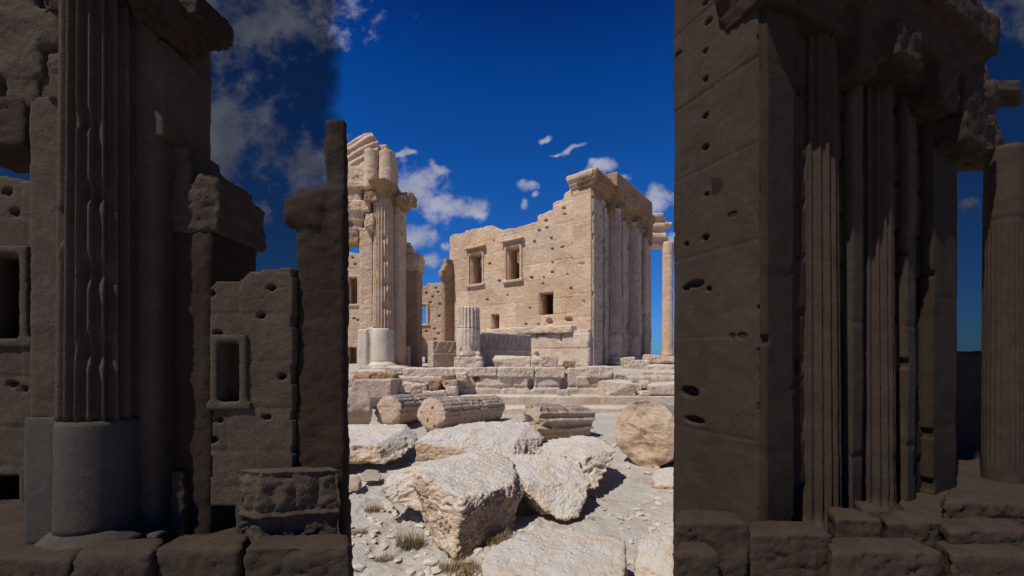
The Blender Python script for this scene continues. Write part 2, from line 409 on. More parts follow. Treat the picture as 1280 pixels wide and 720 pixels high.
    da = nd('ShaderNodeMix', data_type='RGBA', blend_type='ADD'); da.inputs[0].default_value = 1
    L.new(dc.outputs[2], da.inputs[6]); da.inputs[7].default_value = (.025, .04, .055, 1)
    dm = nd('ShaderNodeMix', data_type='RGBA'); L.new(dk, dm.inputs[0]); L.new(mx.outputs[2], dm.inputs[6]); L.new(da.outputs[2], dm.inputs[7])
    L.new(dm.outputs[2], bg.inputs['Color'])
EXPO = -0.06
SKYT = [(.17, .42, .92, 1), (.12, .45, 1.0, 1), (.06, .41, 1.0, 1), (.02, .32, .88, 1), (.015, .15, .56, 1)]
CLOUDS = [(520, 232, 34, 26, 0), (545, 255, 34, 16, -10), (587, 258, 22, 13, 15), (515, 296, 34, 20, 0), (530, 325, 22, 9, 0), (558, 308, 10, 6, 0),
          (547, 208, 15, 4, -22), (716, 184, 19, 4, 22), (695, 190, 10, 2.5, 10), (752, 204, 17, 6, 20), (661, 236, 10, 6, 0), (668, 247, 6, 4, 30), (655, 258, 4, 5, 0), (820, 252, 32, 15, 0), (838, 300, 12, 8, 0), (680, 173, 6, 3, 0),
          (775, 218, 10, 6, 0), (505, 190, 16, 4, 0),
          (270, 165, 80, 62, 0), (310, 262, 26, 18, 0), (330, 35, 110, 38, 10), (395, 205, 44, 28, 0), (260, 25, 60, 30, 0), (1190, 25, 110, 32, 0), (1215, 258, 14, 8, 0)]
look()

# ================================================================== GROUND
def gz(x, y):
    x = np.asarray(x, float); y = np.asarray(y, float)
    base = -.4 * sst(13.5, 19.5, y)
    near = 1 - sst(30, 60, np.hypot(x, y))
    p = np.stack([x, y, 0 * x], -1).reshape(-1, 3)
    t = fbm(p * .55, 4, 5) * 1.6; st = np.floor(t * 3) / 3 + sst(.80, 1.0, t * 3 - np.floor(t * 3)) / 3      # worn bedrock steps
    calm = np.clip(1 - .75 * sst(.3, 1.0, x.ravel()) * sst(4.5, 5.2, y.ravel()), 0, 1)
    ck = np.abs(vnoise(p * np.array([.35, 1.1, 1]) + .12 * fbm(p * 2, 3, 2)[:, None], 91))
    h = .10 * st * (.35 + .65 * calm) - .05 * (1 - calm) * (1 - sst(.0, .035, ck)) + calm * (.03 * fbm(p * 2.4, 4, 8)) + .009 * fbm(p * 11, 3, 9) - calm * .035 * sst(.55, .95, ridged(p * .9 + .15 * fbm(p * 3, 2, 3)[:, None], 1, 15))
    return base + near * h.reshape(x.shape) - .02
def axis_lines(a, b, step, far):
    g = list(np.arange(a, b, step)); x = b; s = step
    while x < far: g.append(x); s *= 1.22; x += s
    g.append(far); lo = []; x = a; s = step
    while x > -far: s *= 1.22; x -= s; lo.append(x)
    return np.array(sorted(set(lo + g)))
xs = axis_lines(-3.2, 4.6, .028, 4000.); ys = np.concatenate([axis_lines(3.6, 9.5, .028, 4000.)])
gx, gy = np.meshgrid(xs, ys, indexing='ij')
V = np.stack([gx, gy, gz(gx, gy)], -1).reshape(-1, 3)
I = np.arange(len(V)).reshape(gx.shape)
obj('ground', (V, np.stack([I[:-1, :-1], I[1:, :-1], I[1:, 1:], I[:-1, 1:]], -1).reshape(-1, 4)), 'ground', kind='structure', origin=(0, 0, 0))

# ================================================================== TEMPLE
WPx = 75.0
u = np.array([-.788, .616]); v = np.array([.616, .788])
Cn = R(738, 451, 30); Cn2 = Cn[:2]
FR = Frame((Cn2[0], Cn2[1], 0), u, v)
temple = empty('ruined_temple', (Cn2[0] - 3, Cn2[1] + 9, 1.7), 'tall tan temple with stepped broken wall top and windows, beyond the fallen drums', 'temple')
def fp(lst, fr=FR): return [fr.hit(*q) for q in lst]
top = [(562, 296), (567, 293), (581, 291), (582, 288), (600, 285), (617, 282), (622, 287), (640, 286), (657, 281), (672, 277), (673, 270), (684, 265), (691, 263), (692, 253), (705, 249), (705.5, 242), (712, 239), (713, 226), (738, 214)]
poly = fp(top) + [(0.0, 1.5), FR.hit(562, 460)]
poly[len(top)] = (0.0, 1.5); poly[len(top) - 1] = (0.0, FR.hit(738, 216)[1]); poly[-1] = (poly[0][0], 1.5)
def op(x0, y0, x1, y1, r=0, fr=FR):
    a = fr.hit(x0, (y0 + y1) / 2)[0]; b = fr.hit(x1, (y0 + y1) / 2)[0]; xm = (x0 + x1) / 2
    return (min(a, b), fr.hit(xm, y1)[1], max(a, b), fr.hit(xm, y0)[1], r)
wins = [op(587.5, 318, 603, 355), op(633.5, 309.5, 650, 349.5), op(673.5, 365.5, 691.5, 393.5, .3), op(613.5, 393, 624, 416, .3)]
z2 = [(345, 482), (350, 517), (292, 541), (297, 575), (345, 570), (345, 620), (190, 610), (283, 640), (152, 665), (345, 683), (222, 710), (195, 650)]
z4 = [(105, 45), (185, 30), (290, 8), (290, 55), (190, 80), (238, 70), (162, 137), (192, 145), (290, 125), (330, 155), (190, 190), (262, 200), (92, 215), (150, 215), (290, 190), (145, 245), (260, 265), (295, 267), (85, 297), (232, 357), (345, 337), (85, 360), (10, 378), (235, 420), (265, 415), (183, 425), (65, 437), (125, 437)]
z3 = [(705, 232), (710, 312), (745, 300), (680, 40), (660, 150), (648, 320), (700, 340), (735, 285)]
hp = [(640 + a / 4.5, 140 + b / 4.5) for a, b in z2] + [(640 + a / 3.79, 290 + b / 3.79) for a, b in z4] + [(438 + a / 3.79, 290 + b / 3.79) for a, b in z3]
rng = random.Random(4)
pits = []
for a, b in hp:
    if rng.random() < .22: continue
    s, z = FR.hit(a, b); pits.append((s, z, rng.uniform(.08, .19), rng.uniform(.05, .11), rng.uniform(.4, .6)))
pits.append((*FR.hit(718, 360), .45, .12, .25)); pits.append((*FR.hit(686, 402), .3, .3, .3)); pits.append((*FR.hit(711, 399), .4, .18, .3))
obj('front_wall', sheet(FR, poly, 1.5, .055, wins, pits, 1.45, 2.6, .028, .06, .5, 11, 1.0, .13), 'wall', temple)
# corner pilaster with moulded capital, standing proud of the front wall
ps0, pz1 = FR.hit(717, 240)[0], FR.hit(728, 231)[1]
obj('corner_pilaster', sheet(Frame(FR.W(0, -.16, 0), u, v), [(-.12, 1.6), (ps0, 1.6), (ps0, pz1), (-.12, pz1)], .3, .08, (), [(*FR.hit(728, 330), .3, .08, .1), (*FR.hit(731, 377), .1, .1, .15)], 2.2, 9, .04, .02, .3, 12, 1, .05), 'wall', temple)
zt = FR.hit(738, 216)[1]
capb = []
for k, (ov, a, b) in enumerate([(.10, pz1 - .25, pz1 + .05), (.22, pz1, pz1 + .28), (.38, pz1 + .26, pz1 + .5), (.42, pz1 + .42, pz1 + .66), (.34, pz1 + .6, pz1 + .78)]):
    capb.append(fbox(FR.o, u, v, -.2 - ov * .6, ps0 + .1 + ov * .55, -.2 - ov, .6, a, b))
rock('pilaster_capital', capb, .075, 21, 'wall', 1.2, .35, 1, temple)
# side wall (short, in shade) with pilasters and engaged half columns
FS = Frame((Cn2[0], Cn2[1], 0), v, u)
LS = 12.3; ZT = 15.3
spits = [(rng.uniform(.6, LS - .4), rng.uniform(4, 13), rng.uniform(.08, .2), rng.uniform(.08, .22), .3) for _ in range(80)]
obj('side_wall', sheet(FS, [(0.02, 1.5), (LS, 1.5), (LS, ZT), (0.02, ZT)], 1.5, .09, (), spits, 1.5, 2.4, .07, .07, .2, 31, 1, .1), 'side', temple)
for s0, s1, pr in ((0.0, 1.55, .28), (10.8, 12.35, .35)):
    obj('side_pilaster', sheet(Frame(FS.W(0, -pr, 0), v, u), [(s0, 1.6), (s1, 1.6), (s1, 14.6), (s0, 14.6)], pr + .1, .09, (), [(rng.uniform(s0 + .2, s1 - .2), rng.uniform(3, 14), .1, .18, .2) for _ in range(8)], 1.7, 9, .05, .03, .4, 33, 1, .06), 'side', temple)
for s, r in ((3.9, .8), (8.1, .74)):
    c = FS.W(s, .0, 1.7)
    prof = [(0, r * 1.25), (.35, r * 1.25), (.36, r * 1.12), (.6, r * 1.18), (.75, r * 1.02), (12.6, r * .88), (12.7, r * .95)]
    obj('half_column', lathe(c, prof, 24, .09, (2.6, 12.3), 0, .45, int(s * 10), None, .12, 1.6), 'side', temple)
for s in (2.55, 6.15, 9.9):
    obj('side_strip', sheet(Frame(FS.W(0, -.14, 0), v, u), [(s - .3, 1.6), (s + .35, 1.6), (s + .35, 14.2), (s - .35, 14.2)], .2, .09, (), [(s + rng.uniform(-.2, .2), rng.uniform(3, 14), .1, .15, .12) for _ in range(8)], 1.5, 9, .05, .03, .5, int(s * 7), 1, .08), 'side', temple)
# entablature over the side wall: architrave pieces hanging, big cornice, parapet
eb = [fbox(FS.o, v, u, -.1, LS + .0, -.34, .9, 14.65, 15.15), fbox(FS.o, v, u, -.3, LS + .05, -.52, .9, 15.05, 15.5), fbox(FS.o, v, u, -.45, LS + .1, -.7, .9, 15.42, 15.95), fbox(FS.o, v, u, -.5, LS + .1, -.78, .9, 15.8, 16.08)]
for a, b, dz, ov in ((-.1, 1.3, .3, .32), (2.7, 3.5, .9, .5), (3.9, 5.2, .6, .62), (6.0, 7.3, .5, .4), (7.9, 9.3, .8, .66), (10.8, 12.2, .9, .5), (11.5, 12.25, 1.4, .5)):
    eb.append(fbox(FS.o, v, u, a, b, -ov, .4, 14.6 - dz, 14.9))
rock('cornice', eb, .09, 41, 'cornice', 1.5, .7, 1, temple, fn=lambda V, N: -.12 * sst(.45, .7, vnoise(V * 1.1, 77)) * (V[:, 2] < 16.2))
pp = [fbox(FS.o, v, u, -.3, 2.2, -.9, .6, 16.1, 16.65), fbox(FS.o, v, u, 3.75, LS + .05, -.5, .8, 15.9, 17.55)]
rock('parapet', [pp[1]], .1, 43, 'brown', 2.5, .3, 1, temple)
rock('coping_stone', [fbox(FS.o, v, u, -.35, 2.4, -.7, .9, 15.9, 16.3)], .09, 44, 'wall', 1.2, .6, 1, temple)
# windows: moulded surrounds and little pediments
for i, (w, fx) in enumerate(((wins[0], .22), (wins[1], .24))):
    a0, b0, a1, b1, _ = w
    hs = [fbox(FR.o, u, v, a0 - fx, a0 - .01, -.13, .25, b0 - .1, b1 + .05), fbox(FR.o, u, v, a1 + .01, a1 + fx, -.13, .25, b0 - .1, b1 + .05), fbox(FR.o, u, v, a0 - fx, a1 + fx, -.13, .25, b1 + .01, b1 + .28), fbox(FR.o, u, v, a0 - fx - .12, a1 + fx + .12, -.25, .25, b0 - .26, b0 - .01)]
    wf = rock('window_frame', hs, .05, 50 + i, 'wall', .8, .3, 1, temple)
    m = (a0 + a1) / 2; hw = (a1 - a0) / 2 + fx + .25
    pd = [fbox(FR.o, u, v, m - hw, m + hw, -.42, .2, b1 + .5, b1 + .68)]
    pd.append([FR.W(np.float64(m + q * hw), t, np.float64(b1 + .66 + h)) for t in (-.32, .2) for q, h in ((-1, 0), (1, 0), (0, .5))])
    rock('pediment', pd, .06, 55 + i, 'wall', 1.0, .9, 1, wf)
FI = Frame(FR.W(0, 3.2, 0), u, v)
obj('added_window_backing', sheet(FI, [(1.6, 1.5), (14.2, 1.5), (14.2, 12.2), (8, 12.6), (1.6, 13.2)], .8, .16, (), [], 1.5, 2.6, .05, .06, .5, 62), 'brown', temple)  # added wall in the front wall's shade, makes the windows read dark
# inner long wall, floor slab and end fragment
FB = Frame(FR.W(0, 11.3, 0), u, v)
obj('rear_wall', sheet(FB, [(0, 1.5), (21, 1.5), (21, 9.5), (17, 9.8), (12, 11.4), (0, 13.6)], 1.4, .16, (), [], 1.5, 2.6, .05, .06, .5, 61), 'far', temple)
# end fragment of the cross wall: runs toward the viewer at the left end
s_end = FR.hit(562, 400)[0]
A_ = FR.W(FR.hit(566.5, 400)[0], 0, 0)[:2]; fd_ = np.array([-.6, -.8])
def wedge(L0, z0, z1, x=0):
    B_ = A_ + fd_ * L0; q = [A_ + v * .3 - u * x, B_ - np.array([.6, -.8]) * 0, B_ + u * .5, A_ + u * 1.1 + v * .3]
    return [np.array([p[0], p[1], z]) for p in q for z in (z0, z1)]
ef = [wedge(1.15, 1.6, 11.1), wedge(.9, 11.0, 11.8), wedge(1.5, 9.9, 10.6)]
rock('end_pier', ef, .11, 63, 'brown', 1.8, .45, 1, temple)
# projecting courses at the foot of the front wall
FO = Frame(FR.W(0, -.55, 0), u, v)
bp = fp([(652, 417), (664, 416), (676, 418), (690, 417), (702, 415), (716, 412), (735.5, 411)], FO)
bp = bp + [(bp[-1][0], 1.6), (bp[0][0], 1.6)]
obj('base_course', sheet(FO, bp, .8, .06, (), [(*FO.hit(671, 443), .2, .2, .3), (*FO.hit(671, 418), .1, .5, .2), (*FO.hit(701, 418), .12, .6, .3)], 1.35, 2.4, .06, .07, .6, 65, 1, .09), 'podium', temple)
lg = []
for x0, x1, y0, y1, o in ((600, 652, 412, 418, -.6), (648, 692, 409.5, 416, -.8), (690, 717, 408, 415.5, -.85)):
    a, z1 = FO.hit(x0, y0); b, z0 = FO.hit(x1, y1); lg.append(fbox(FR.o, u, v, b, a, o, .1, z0, z1))
rock('ledge', lg, .06, 66, 'podium', .8, 1.1, 1, temple)
# ------------------------------------------------------------------ podium
pod = empty('stone_podium', (2, 26, 0), 'long low limestone platform of pale weathered blocks that carries the temple ruins', 'podium')
FP = Frame((-20, 22.5, 0), (1, 0), (0, 1))
obj('masonry', sheet(FP, [(0, -.6), (46, -.6), (46, 1.3), (0, 1.3)], 1.2, .07, (), [(20 + (px - 640) / F * 22.5, EYE + (HY - py) / F * 22.5, a, b, .5) for px, py, a, b in ((664, 480, .18, .35), (705, 482, .2, .42), (478, 484, .2, .4), (595, 473, .2, .12), (560, 488, .3, .1), (520, 482, .5, .15), (545, 485, .6, .2))], .62, 1.9, .11, .16, .2, 71, .8, .13), 'podium', pod)
rock('platform', [box(-21, 27, 22.9, 75, -1, 1.62)], .5, 72, 'ground', 3, .08, 1, pod)
for i, (x0, x1, y0, y1, dd) in enumerate(((408, 446, 463, 475, .3), (446, 482, 463, 476, .2), (478, 506, 459, 468, .35), (504, 560, 460, 471, .1), (558, 590, 459.5, 472, .12), (588, 621, 459.5, 470.5, .0), (622, 667.5, 459, 471.5, -.05), (668.5, 706, 459, 472, .0), (710, 735, 460, 473, .15), (733, 766, 458, 472.5, -.1), (764, 800, 466, 480, .5), (800, 850, 464, 478, .35))):
    rock('coping_block', [pbox(MAIN, x0, y0, x1, y1, 22.4 + dd, 1.3)], .05, 80 + i, 'podium', .7, .95, 2, pod)
stp = empty('stone_step', (0, 21, -.4), 'pale straight limestone step at the foot of the platform behind the drums', 'step')
for i, (d, z0, z1, a, b) in enumerate(((21.3, -.6, .25, -18, 20), (19.8, -.7, -.17, -4, 20))):
    obj('tread', sheet(Frame((a, d, 0), (1, 0), (0, 1)), [(0, z0), (b - a, z0), (b - a, z1), (0, z1)], 1.6, .08, (), [], 0.85 if i else 1.2, 3.4, .05, .04, .1, 90 + i, .8, .06), 'podium', stp)

# ================================================================== BROKEN PIERS (left), also their near copies in dimmed stone colours
def pier(Vw, mats, label, seed, n=20, full=True):
    wl, pale, br = mats
    b = Vw.P(478, 460, 24.5); k = Vw.sz(24.5)
    t = empty('ruined_gateway_pier', (b[0], b[1], b[2]), label, 'ruin')
    def B(name, rects, vox=.07, amp=.6, mat=wl, size=1.2, sm=1, s=0):
        if not full: rects = [(r[0], max(r[1], 235), *r[2:]) for r in rects if r[3] > 240]
        return rock(name, [pbox(Vw, *r) for r in rects], vox * k, seed + s, mat, size * k, amp * (1 if full else .55), sm, t)
    B('wall_core', [(452, 236, 500, 461, 25.25, 1.5)], .09, .4, s=1)
    B('pilaster', [(449, 284, 465.5, 412, 24.75, 1.0), (456, 290, 469, 412, 25.0, .8)], .06, .35, s=2)
    B('pilaster_pedestal', [(447, 411, 458.5, 462, 24.45, 1.2), (459.5, 409, 468, 462, 24.6, 1.2)], .06, .15, pale, s=3)
    c = Vw.P(479, 461.5, 24.9); r = 13 / F * 24.9 * k; hh = Vw.P(479, 248, 24.9)[2] - c[2]
    zf = lambda y: Vw.P(479, y, 24.9)[2] - c[2]
    bt = [(zf(y), a, w, hgt * k, .16) for y, a, w, hgt in ((326, -1.0, .35, .25), (355, -1.05, .4, .28), (384, -1.0, .5, .3), (340, -2.0, .2, .3), (300, -1.2, .3, .2))]
    sh = obj('column_shaft', lathe(c + np.array([0, 0, zf(411)]), [(0, r * .98), (hh - zf(411), r * .9)], n, .12 * k, (.05 * k, hh), 0, .2 if full else .05, seed + 5, None, .12 * k, 1.2 * k, [(z - zf(411), a, w, q, e) for z, a, w, q, e in bt]), wl, t)
    obj('column_drum', lathe(c + np.array([0, 0, zf(453)]), [(0, r * 1.04), (zf(413) - zf(453), r * 1.0), (zf(411) - zf(453), r * .98)], 0, 0, None, 64, .05, seed + 6, None, .15 * k, 1.2 * k), pale, t)
    obj('column_base', lathe(c, [(0, r * 1.45), (zf(458.5), r * 1.45), (zf(458), r * 1.36), (zf(456.5), r * 1.42), (zf(455), r * 1.28), (zf(454), r * 1.22), (zf(453), r * 1.1), (zf(452), r * 1.05)], 0, 0, None, 64, .08, seed + 7, None, .04 * k, 1.2 * k), pale, t)
    B('plinth', [(458, 457, 500, 463, 24.1, 2.0)], .06, .4, pale, s=8)
    # spreading capital, broken, with two stacked half drums over it
    def disc(x0, x1, y0, y1, d, dep):
        pts = []
        for i in range(14):
            a = i * 2 * math.pi / 14; w = (x1 - x0) / 2 * (.8 + .2 * math.cos(i * 5.3 + x0)); cx = (x0 + x1) / 2
            for yy, q in ((y0, 1), (y1, .72)):
                p = Vw.P(cx + w * q * math.cos(a), yy, d); pts.append(p + np.array([0, dep * k * q * math.sin(a), 0]))
        return pts
    rock('capital', [disc(456, 508, 233, 240, 24.7, 1.3), disc(465, 496, 238, 251, 24.8, .8), pbox(Vw, 455, 239, 472, 251, 24.2, 1.4), disc(493, 518, 250, 261, 25.2, .9), pbox(Vw, 503, 241, 516, 252, 25.0, 1.0)], .05 * k, seed + 11, br, .9 * k, 1.5, 1, t)
    B('shoulder', [(492, 262, 503, 300, 25.4, 1.0)], .06, .7, wl, s=12)
    for x, w, y0, y1 in ((484, 19.5, 190, 236), (464.5, 18, 189, 238)) if full else ():
        cc = Vw.P(x, y1, 24.6); rr = w / 2 / F * 24.6 * k; h = Vw.P(x, y0, 24.6)[2] - cc[2]
        obj('upper_drum', lathe(cc, [(0, rr), (h * .48, rr), (h * .5, rr * .95), (h * .53, rr), (h, rr * .97)], 0, 0, None, 48, .35, seed + int(x), None, .1 * k, 1.0 * k, (), .05), wl, t)
    if full: B('upper_core', [(470, 180, 484, 200, 25.6, .9), (440, 205, 470, 240, 25.3, 1.2), (457, 191, 491.5, 234, 24.75, 1.2)], .07, .7, wl, s=13)
    lp = [Vw.P(*q) for q in ((420, 190, 24.9), (457, 166, 25.0), (465, 166, 25.2), (474, 178, 25.3), (473, 188, 25.2), (456, 207, 24.9), (420, 224, 24.8), (420, 190, 26), (460, 168, 26), (472, 186, 26), (420, 220, 26))]
    def stripes(V, N):
        q = (V[:, 2] - lp[0][2]) - (lp[1][2] - lp[0][2]) / (lp[1][0] - lp[0][0]) * (V[:, 0] - lp[0][0])
        return .05 * k * np.sin(q / k * 12) * (N[:, 1] < -.5)
    if full: rock('fallen_architrave', [lp], .06 * k, seed + 14, wl, 1.0 * k, .55, 1, t, fn=stripes)
    B('stacked_blocks', [(420, 206, 457, 228, 24.7, 1.2), (420, 226, 456.5, 234, 24.35, 1.4), (420, 236, 452, 252, 24.6, 1.3), (430, 250, 462, 264, 24.4, 1.3), (420, 262, 455, 276, 24.55, 1.3), (440, 274, 453, 288, 24.7, 1.2)], .06, 1.0, s=15)
    B('lintel', [(415, 284, 448, 304, 24.7, 1.2)], .06, .8, br, s=16)
    B('corbel', [(456, 267, 467, 286, 24.3, .9)], .05, 1.1, s=17)
    return t
def second_pier(Vw, mats, label, seed):
    wl, br = mats; k = Vw.sz(28); b = Vw.P(512, 458, 28.5)
    t = empty('broken_pier', tuple(b), label, 'ruin')
    rock('pier_shaft', [pbox(Vw, 501, 336, 522, 461, 28, 1.6)], .09 * k, seed, br, 1.4 * k, .45, 1, t)  # shade on the shaft is put into the colour: darker stone than the head
    rock('pier_head', [pbox(Vw, 501, 318, 524, 338, 27.9, 1.7), pbox(Vw, 502, 308, 513, 322, 28.0, 1.5), pbox(Vw, 505, 303, 512, 312, 28.1, 1.0), pbox(Vw, 515, 315, 524.5, 330, 27.7, 1.2)], .06 * k, seed + 1, wl, .9 * k, 1.1, 1, t)
    rock('pier_stub', [pbox(Vw, 504.5, 432, 510, 460, 26.8, .9)], .06 * k, seed + 2, wl, .8 * k, 1.0, 1, t)
    return t
def back_wall(Vw, d, top, opens, pits, label, seed, mat, x0, x1, yb=464, cell=.09):
    k = Vw.sz(d); o = Vw.P(x0, yb, d)
    def q(px, py): p = Vw.P(px, py, d); return (p[0] - o[0], p[2])
    fr = Frame((o[0], o[1], 0), (1, 0), (0, 1))
    pl = [q(*p) for p in top]; pl += [(q(x1, yb)[0], q(x1, yb)[1]), (q(x0, yb)[0], q(x0, yb)[1])]
    ow = []
    for a0, b0, a1, b1 in opens:
        A = q(a0, b1); B_ = q(a1, b0); ow.append((A[0], A[1], B_[0], B_[1], .1))
    pt = [(*q(a, b), .15 * k, .10 * k, .35 * k) for a, b in pits]
    t = empty('ruined_wall', tuple(o), label, 'wall')
    obj('wall_face', sheet(fr, pl, 1.3 * k, cell * k * .8, ow, pt, 1.5 * k, 2.6 * k, .03 * k, .05, .5, seed, k, .08), mat, t)
    if d == 40: obj('added_backing', sheet(Frame((o[0], o[1] + 2.2 * k, 0), (1, 0), (0, 1)), [(pl[0][0], pl[-1][1]), (pl[3][0], pl[-1][1]), (pl[3][0], pl[0][1] - 1.2 * k), (pl[0][0], pl[0][1] - 1.2 * k)], .8 * k, .2 * k, (), [], 1.5 * k, 2.6 * k, .03 * k, .05, .5, seed + 9, k), mat, t)  # added backing so the openings show dark instead of sky
    for w in ow[:1]:
        fx = .28 * k
        hs = [fbox(fr.o, fr.u, fr.n, a, b, -.13 * k, .25 * k, c, e) for a, b, c, e in ((w[0] - fx, w[0], w[1] - fx, w[3] + fx), (w[2], w[2] + fx, w[1] - fx, w[3] + fx), (w[0] - fx, w[2] + fx, w[3], w[3] + fx), (w[0] - 1.5 * fx, w[2] + 1.5 * fx, w[1] - fx, w[1]))]
        rock('window_frame', hs, .07 * k, seed + 3, mat, 1.0 * k, .3, 1, t)
    return t
SUNNY = ('wall', 'white', 'brown')
pier(MAIN, SUNNY, 'sunlit tall ruined pier with a fluted half column, spreading broken capital and white pedestal', 100)
second_pier(MAIN, ('wall', 'brown'), 'narrow shaded broken pier standing just behind the sunlit fluted half column', 140)
PT = [(521, 362), (533, 366), (545, 360), (526, 372), (541, 371), (548, 365), (524, 378), (538, 378), (524, 412), (533, 414), (543, 411), (548, 417), (522, 420), (544, 424), (549, 395), (550, 380)]
back_wall(MAIN, 46, [(480, 362), (518, 360), (524, 357), (533, 357), (536, 354), (548, 353), (562, 351)], [(524.5, 381.5, 533, 405), (516, 446, 531, 462)], PT, 'distant tan wall with one small framed window between the piers and the temple', 150, 'far', 480, 566)
back_wall(MAIN, 40, [(400, 314), (441, 316), (452, 318), (470, 322)], [(436, 347, 447, 380), (434, 434, 446, 462)], [(441, 322), (444, 330), (443, 398), (447, 400)], 'distant pale wall with a tall dark window, partly hidden at the far left of the sunlit pier', 155, 'far', 400, 470)
# ------------------------------------------------------------------ carved beams and truncated column before the temple
def beam(name, px, py0, py1, d, L, W, label, seed, a=(.80, .60), bands=True):
    o = R(px, py1, d); z1 = R(px, py0, d)[2]; b = (-a[1], a[0]); H = z1 - o[2]
    nn = np.array([a[1], -a[0]])
    def relief(V, N):
        f = (N[:, 0] * nn[0] + N[:, 1] * nn[1]) > .6
        h = (V[:, 2] - o[2]) / H; s = (V[:, 0] - o[0]) * a[0] + (V[:, 1] - o[1]) * a[1]
        r = .06 * np.abs(np.sin(s * 7 + 1.5 * np.sin(h * 5))) * (h > .55) * (h < .93) + .07 * ((h > .46) & (h < .54)) + .05 * (h > .93)
        return np.where(f, r - .05, 0)
    return rock(name, [fbox(o, a, b, 0, L, 0, W, o[2] - .05, z1)], .045, seed, 'side', .8, .6, 1, None, fn=relief, label=label, cat='carved block')
beam('carved_beam', 541.5, 426, 459, 23.6, 3.4, .75, 'carved frieze block with a pale broken end, left of the truncated column', 160)
beam('carved_beam', 602, 415, 459, 25.0, 5.0, .7, 'long shaded carved frieze slab leaning at the temple foot, right of the truncated column', 163, (.66, .75))
tcx = empty('truncated_column', tuple(R(586, 459, 23.6)), 'short truncated fluted column standing alone on a crumbling square base', 'column')
c = R(585.5, 459, 23.8); kz = 23.8 / F; r = 14.6 * kz
obj('drum', lathe(c + np.array([0, 0, 14 * kz]), [(0, r * 1.03), (34 * kz, r)], 20, .03, (.5, 2), 0, .22, 170, None, .08, 1.3, ((.3, -2.1, .2, .2, .15), (.5, -.9, .35, .3, .12))), 'podium', tcx)
obj('fluted_drum', lathe(c + np.array([0, 0, 48 * kz]), [(0, r * .99), (27 * kz, r * .96)], 20, .09, (.02, 2), 0, .3, 171, None, .06, 1.3, (), .06), 'podium', tcx)
rock('column_base', [pbox(MAIN, 568, 446, 603, 460, 23.0, 1.7), pbox(MAIN, 572, 440, 600, 450, 23.3, 1.3)], .05, 172, 'podium', .9, 1.2, 2, tcx)
# ------------------------------------------------------------------ colonnade column far right
pc = empty('standing_column', tuple(R(834, 444, 56)), 'tall standing column carrying a broken entablature, behind the right side of the sunlit temple', 'column')
c = R(834.5, 445, 56); rr = 6.6 / F * 56
zf = lambda y: R(0, y, 56)[2] - c[2]
obj('column_shaft', lathe(c, [(0, rr * 1.1), (1, rr), (zf(320), rr * .93), (zf(319.5), rr * .88), (zf(318.5), rr * .95), (zf(303), rr * .9)], 24, .05, (2, zf(322)), 0, .3, 181, None, .25, 1.6), 'wall', pc)
eb = [pbox(MAIN, 806, y0, x1, y1, 56 - o, 2.6) for y0, y1, x1, o in ((296, 306, 836, 0), (291, 297, 834, .5), (283, 292, 833, 0), (278, 284, 834, .4), (271, 279, 832, 0), (265.5, 272, 830, .5))] + [pbox(MAIN, 829, 277, 841, 282, 56, 1.5)]
rock('entablature', eb, .16, 185, 'wall', 1.6, .8, 1, pc)

# ------------------------------------------------------------------ loose stones before the temple
def loose(x0, y0, x1, y1, d, th, label, seed, mat='podium', amp=1.1, vox=.04, name='stone_block', tilt=0, cat='stone block'):
    pts = pbox(MAIN, x0, y0, x1, y1, d, th); rg = random.Random(seed)
    w = abs(pts[0][0] - pts[-1][0]); pts = [p + np.array([rg.uniform(-.1, .1) * w, rg.uniform(-.1, .1) * th, rg.uniform(-.08, .08) * w]) for p in pts]
    return rock(name, pts, vox, seed, mat, .7, amp, 2, label=label, cat=cat, group='loose stones on the platform edge')
loose(619, 445.5, 664, 459, 23.2, 1.0, 'long pale rounded block in front of the carved slab at the temple foot', 201, amp=.7)
loose(664, 448, 679, 459, 23.0, .6, 'small lumpy stone right beside the long pale rounded block', 202, name='stone')
loose(679, 446, 697, 459.5, 22.9, .7, 'grey-brown squarish stone below the middle of the temple front', 203, 'side')
loose(706, 451, 719, 460, 23.1, .5, 'little dark pitted stone near the foot of the temple corner', 204, 'brown', name='stone')
loose(780, 447, 793, 466, 24.4, .8, 'upright pale stone at the foot of the shaded temple side', 205)
loose(791, 451, 814, 469, 24.2, .9, 'broad pale block just right of the upright stone', 206)
loose(811, 444.5, 850, 455.5, 24.6, .9, 'long yellowish broken beam lying on top of the right-hand rubble', 207, 'wall', name='fallen_beam')
loose(812, 455, 850, 469, 23.8, .9, 'large rough block under the yellowish broken beam', 208)
loose(768, 468, 784, 477, 22.3, .5, 'small grey stone on the platform edge below the shaded temple side', 209, 'side', name='stone')
loose(752, 477, 795, 496, 21.6, 1.2, 'large squared pale block lying at the platform foot', 210, amp=.6)
loose(792, 480, 803, 496, 21.9, .5, 'small shaded stone against the right end of the large squared block', 211, 'side', name='stone')
loose(803, 476, 813, 486, 22.0, .5, 'small upright pale stone between two bigger blocks at the platform foot', 212, name='stone')
loose(815, 479, 856, 492, 21.5, 1.0, 'long white-topped block at the right end of the platform foot', 213, amp=.7)
loose(801, 489, 814, 496, 21.3, .5, 'flat little stone lying on the step in the right-hand rubble', 214, name='stone')
loose(698, 487, 712, 496, 21.6, .5, 'small stone in the dark gap of the platform wall', 215, 'side', name='stone')
loose(438, 476, 490, 497, 20.6, 1.2, 'dark stained rough block behind the leftmost fallen drum', 216, 'side', amp=.6)
loose(440, 468, 462, 477, 21.4, .8, 'brown rubble stone lying left on the dark stained block', 217, 'brown', name='stone')
loose(466, 467, 494, 477, 21.4, .8, 'reddish brown rubble stone lying right on the dark stained block', 218, 'brown', name='stone')
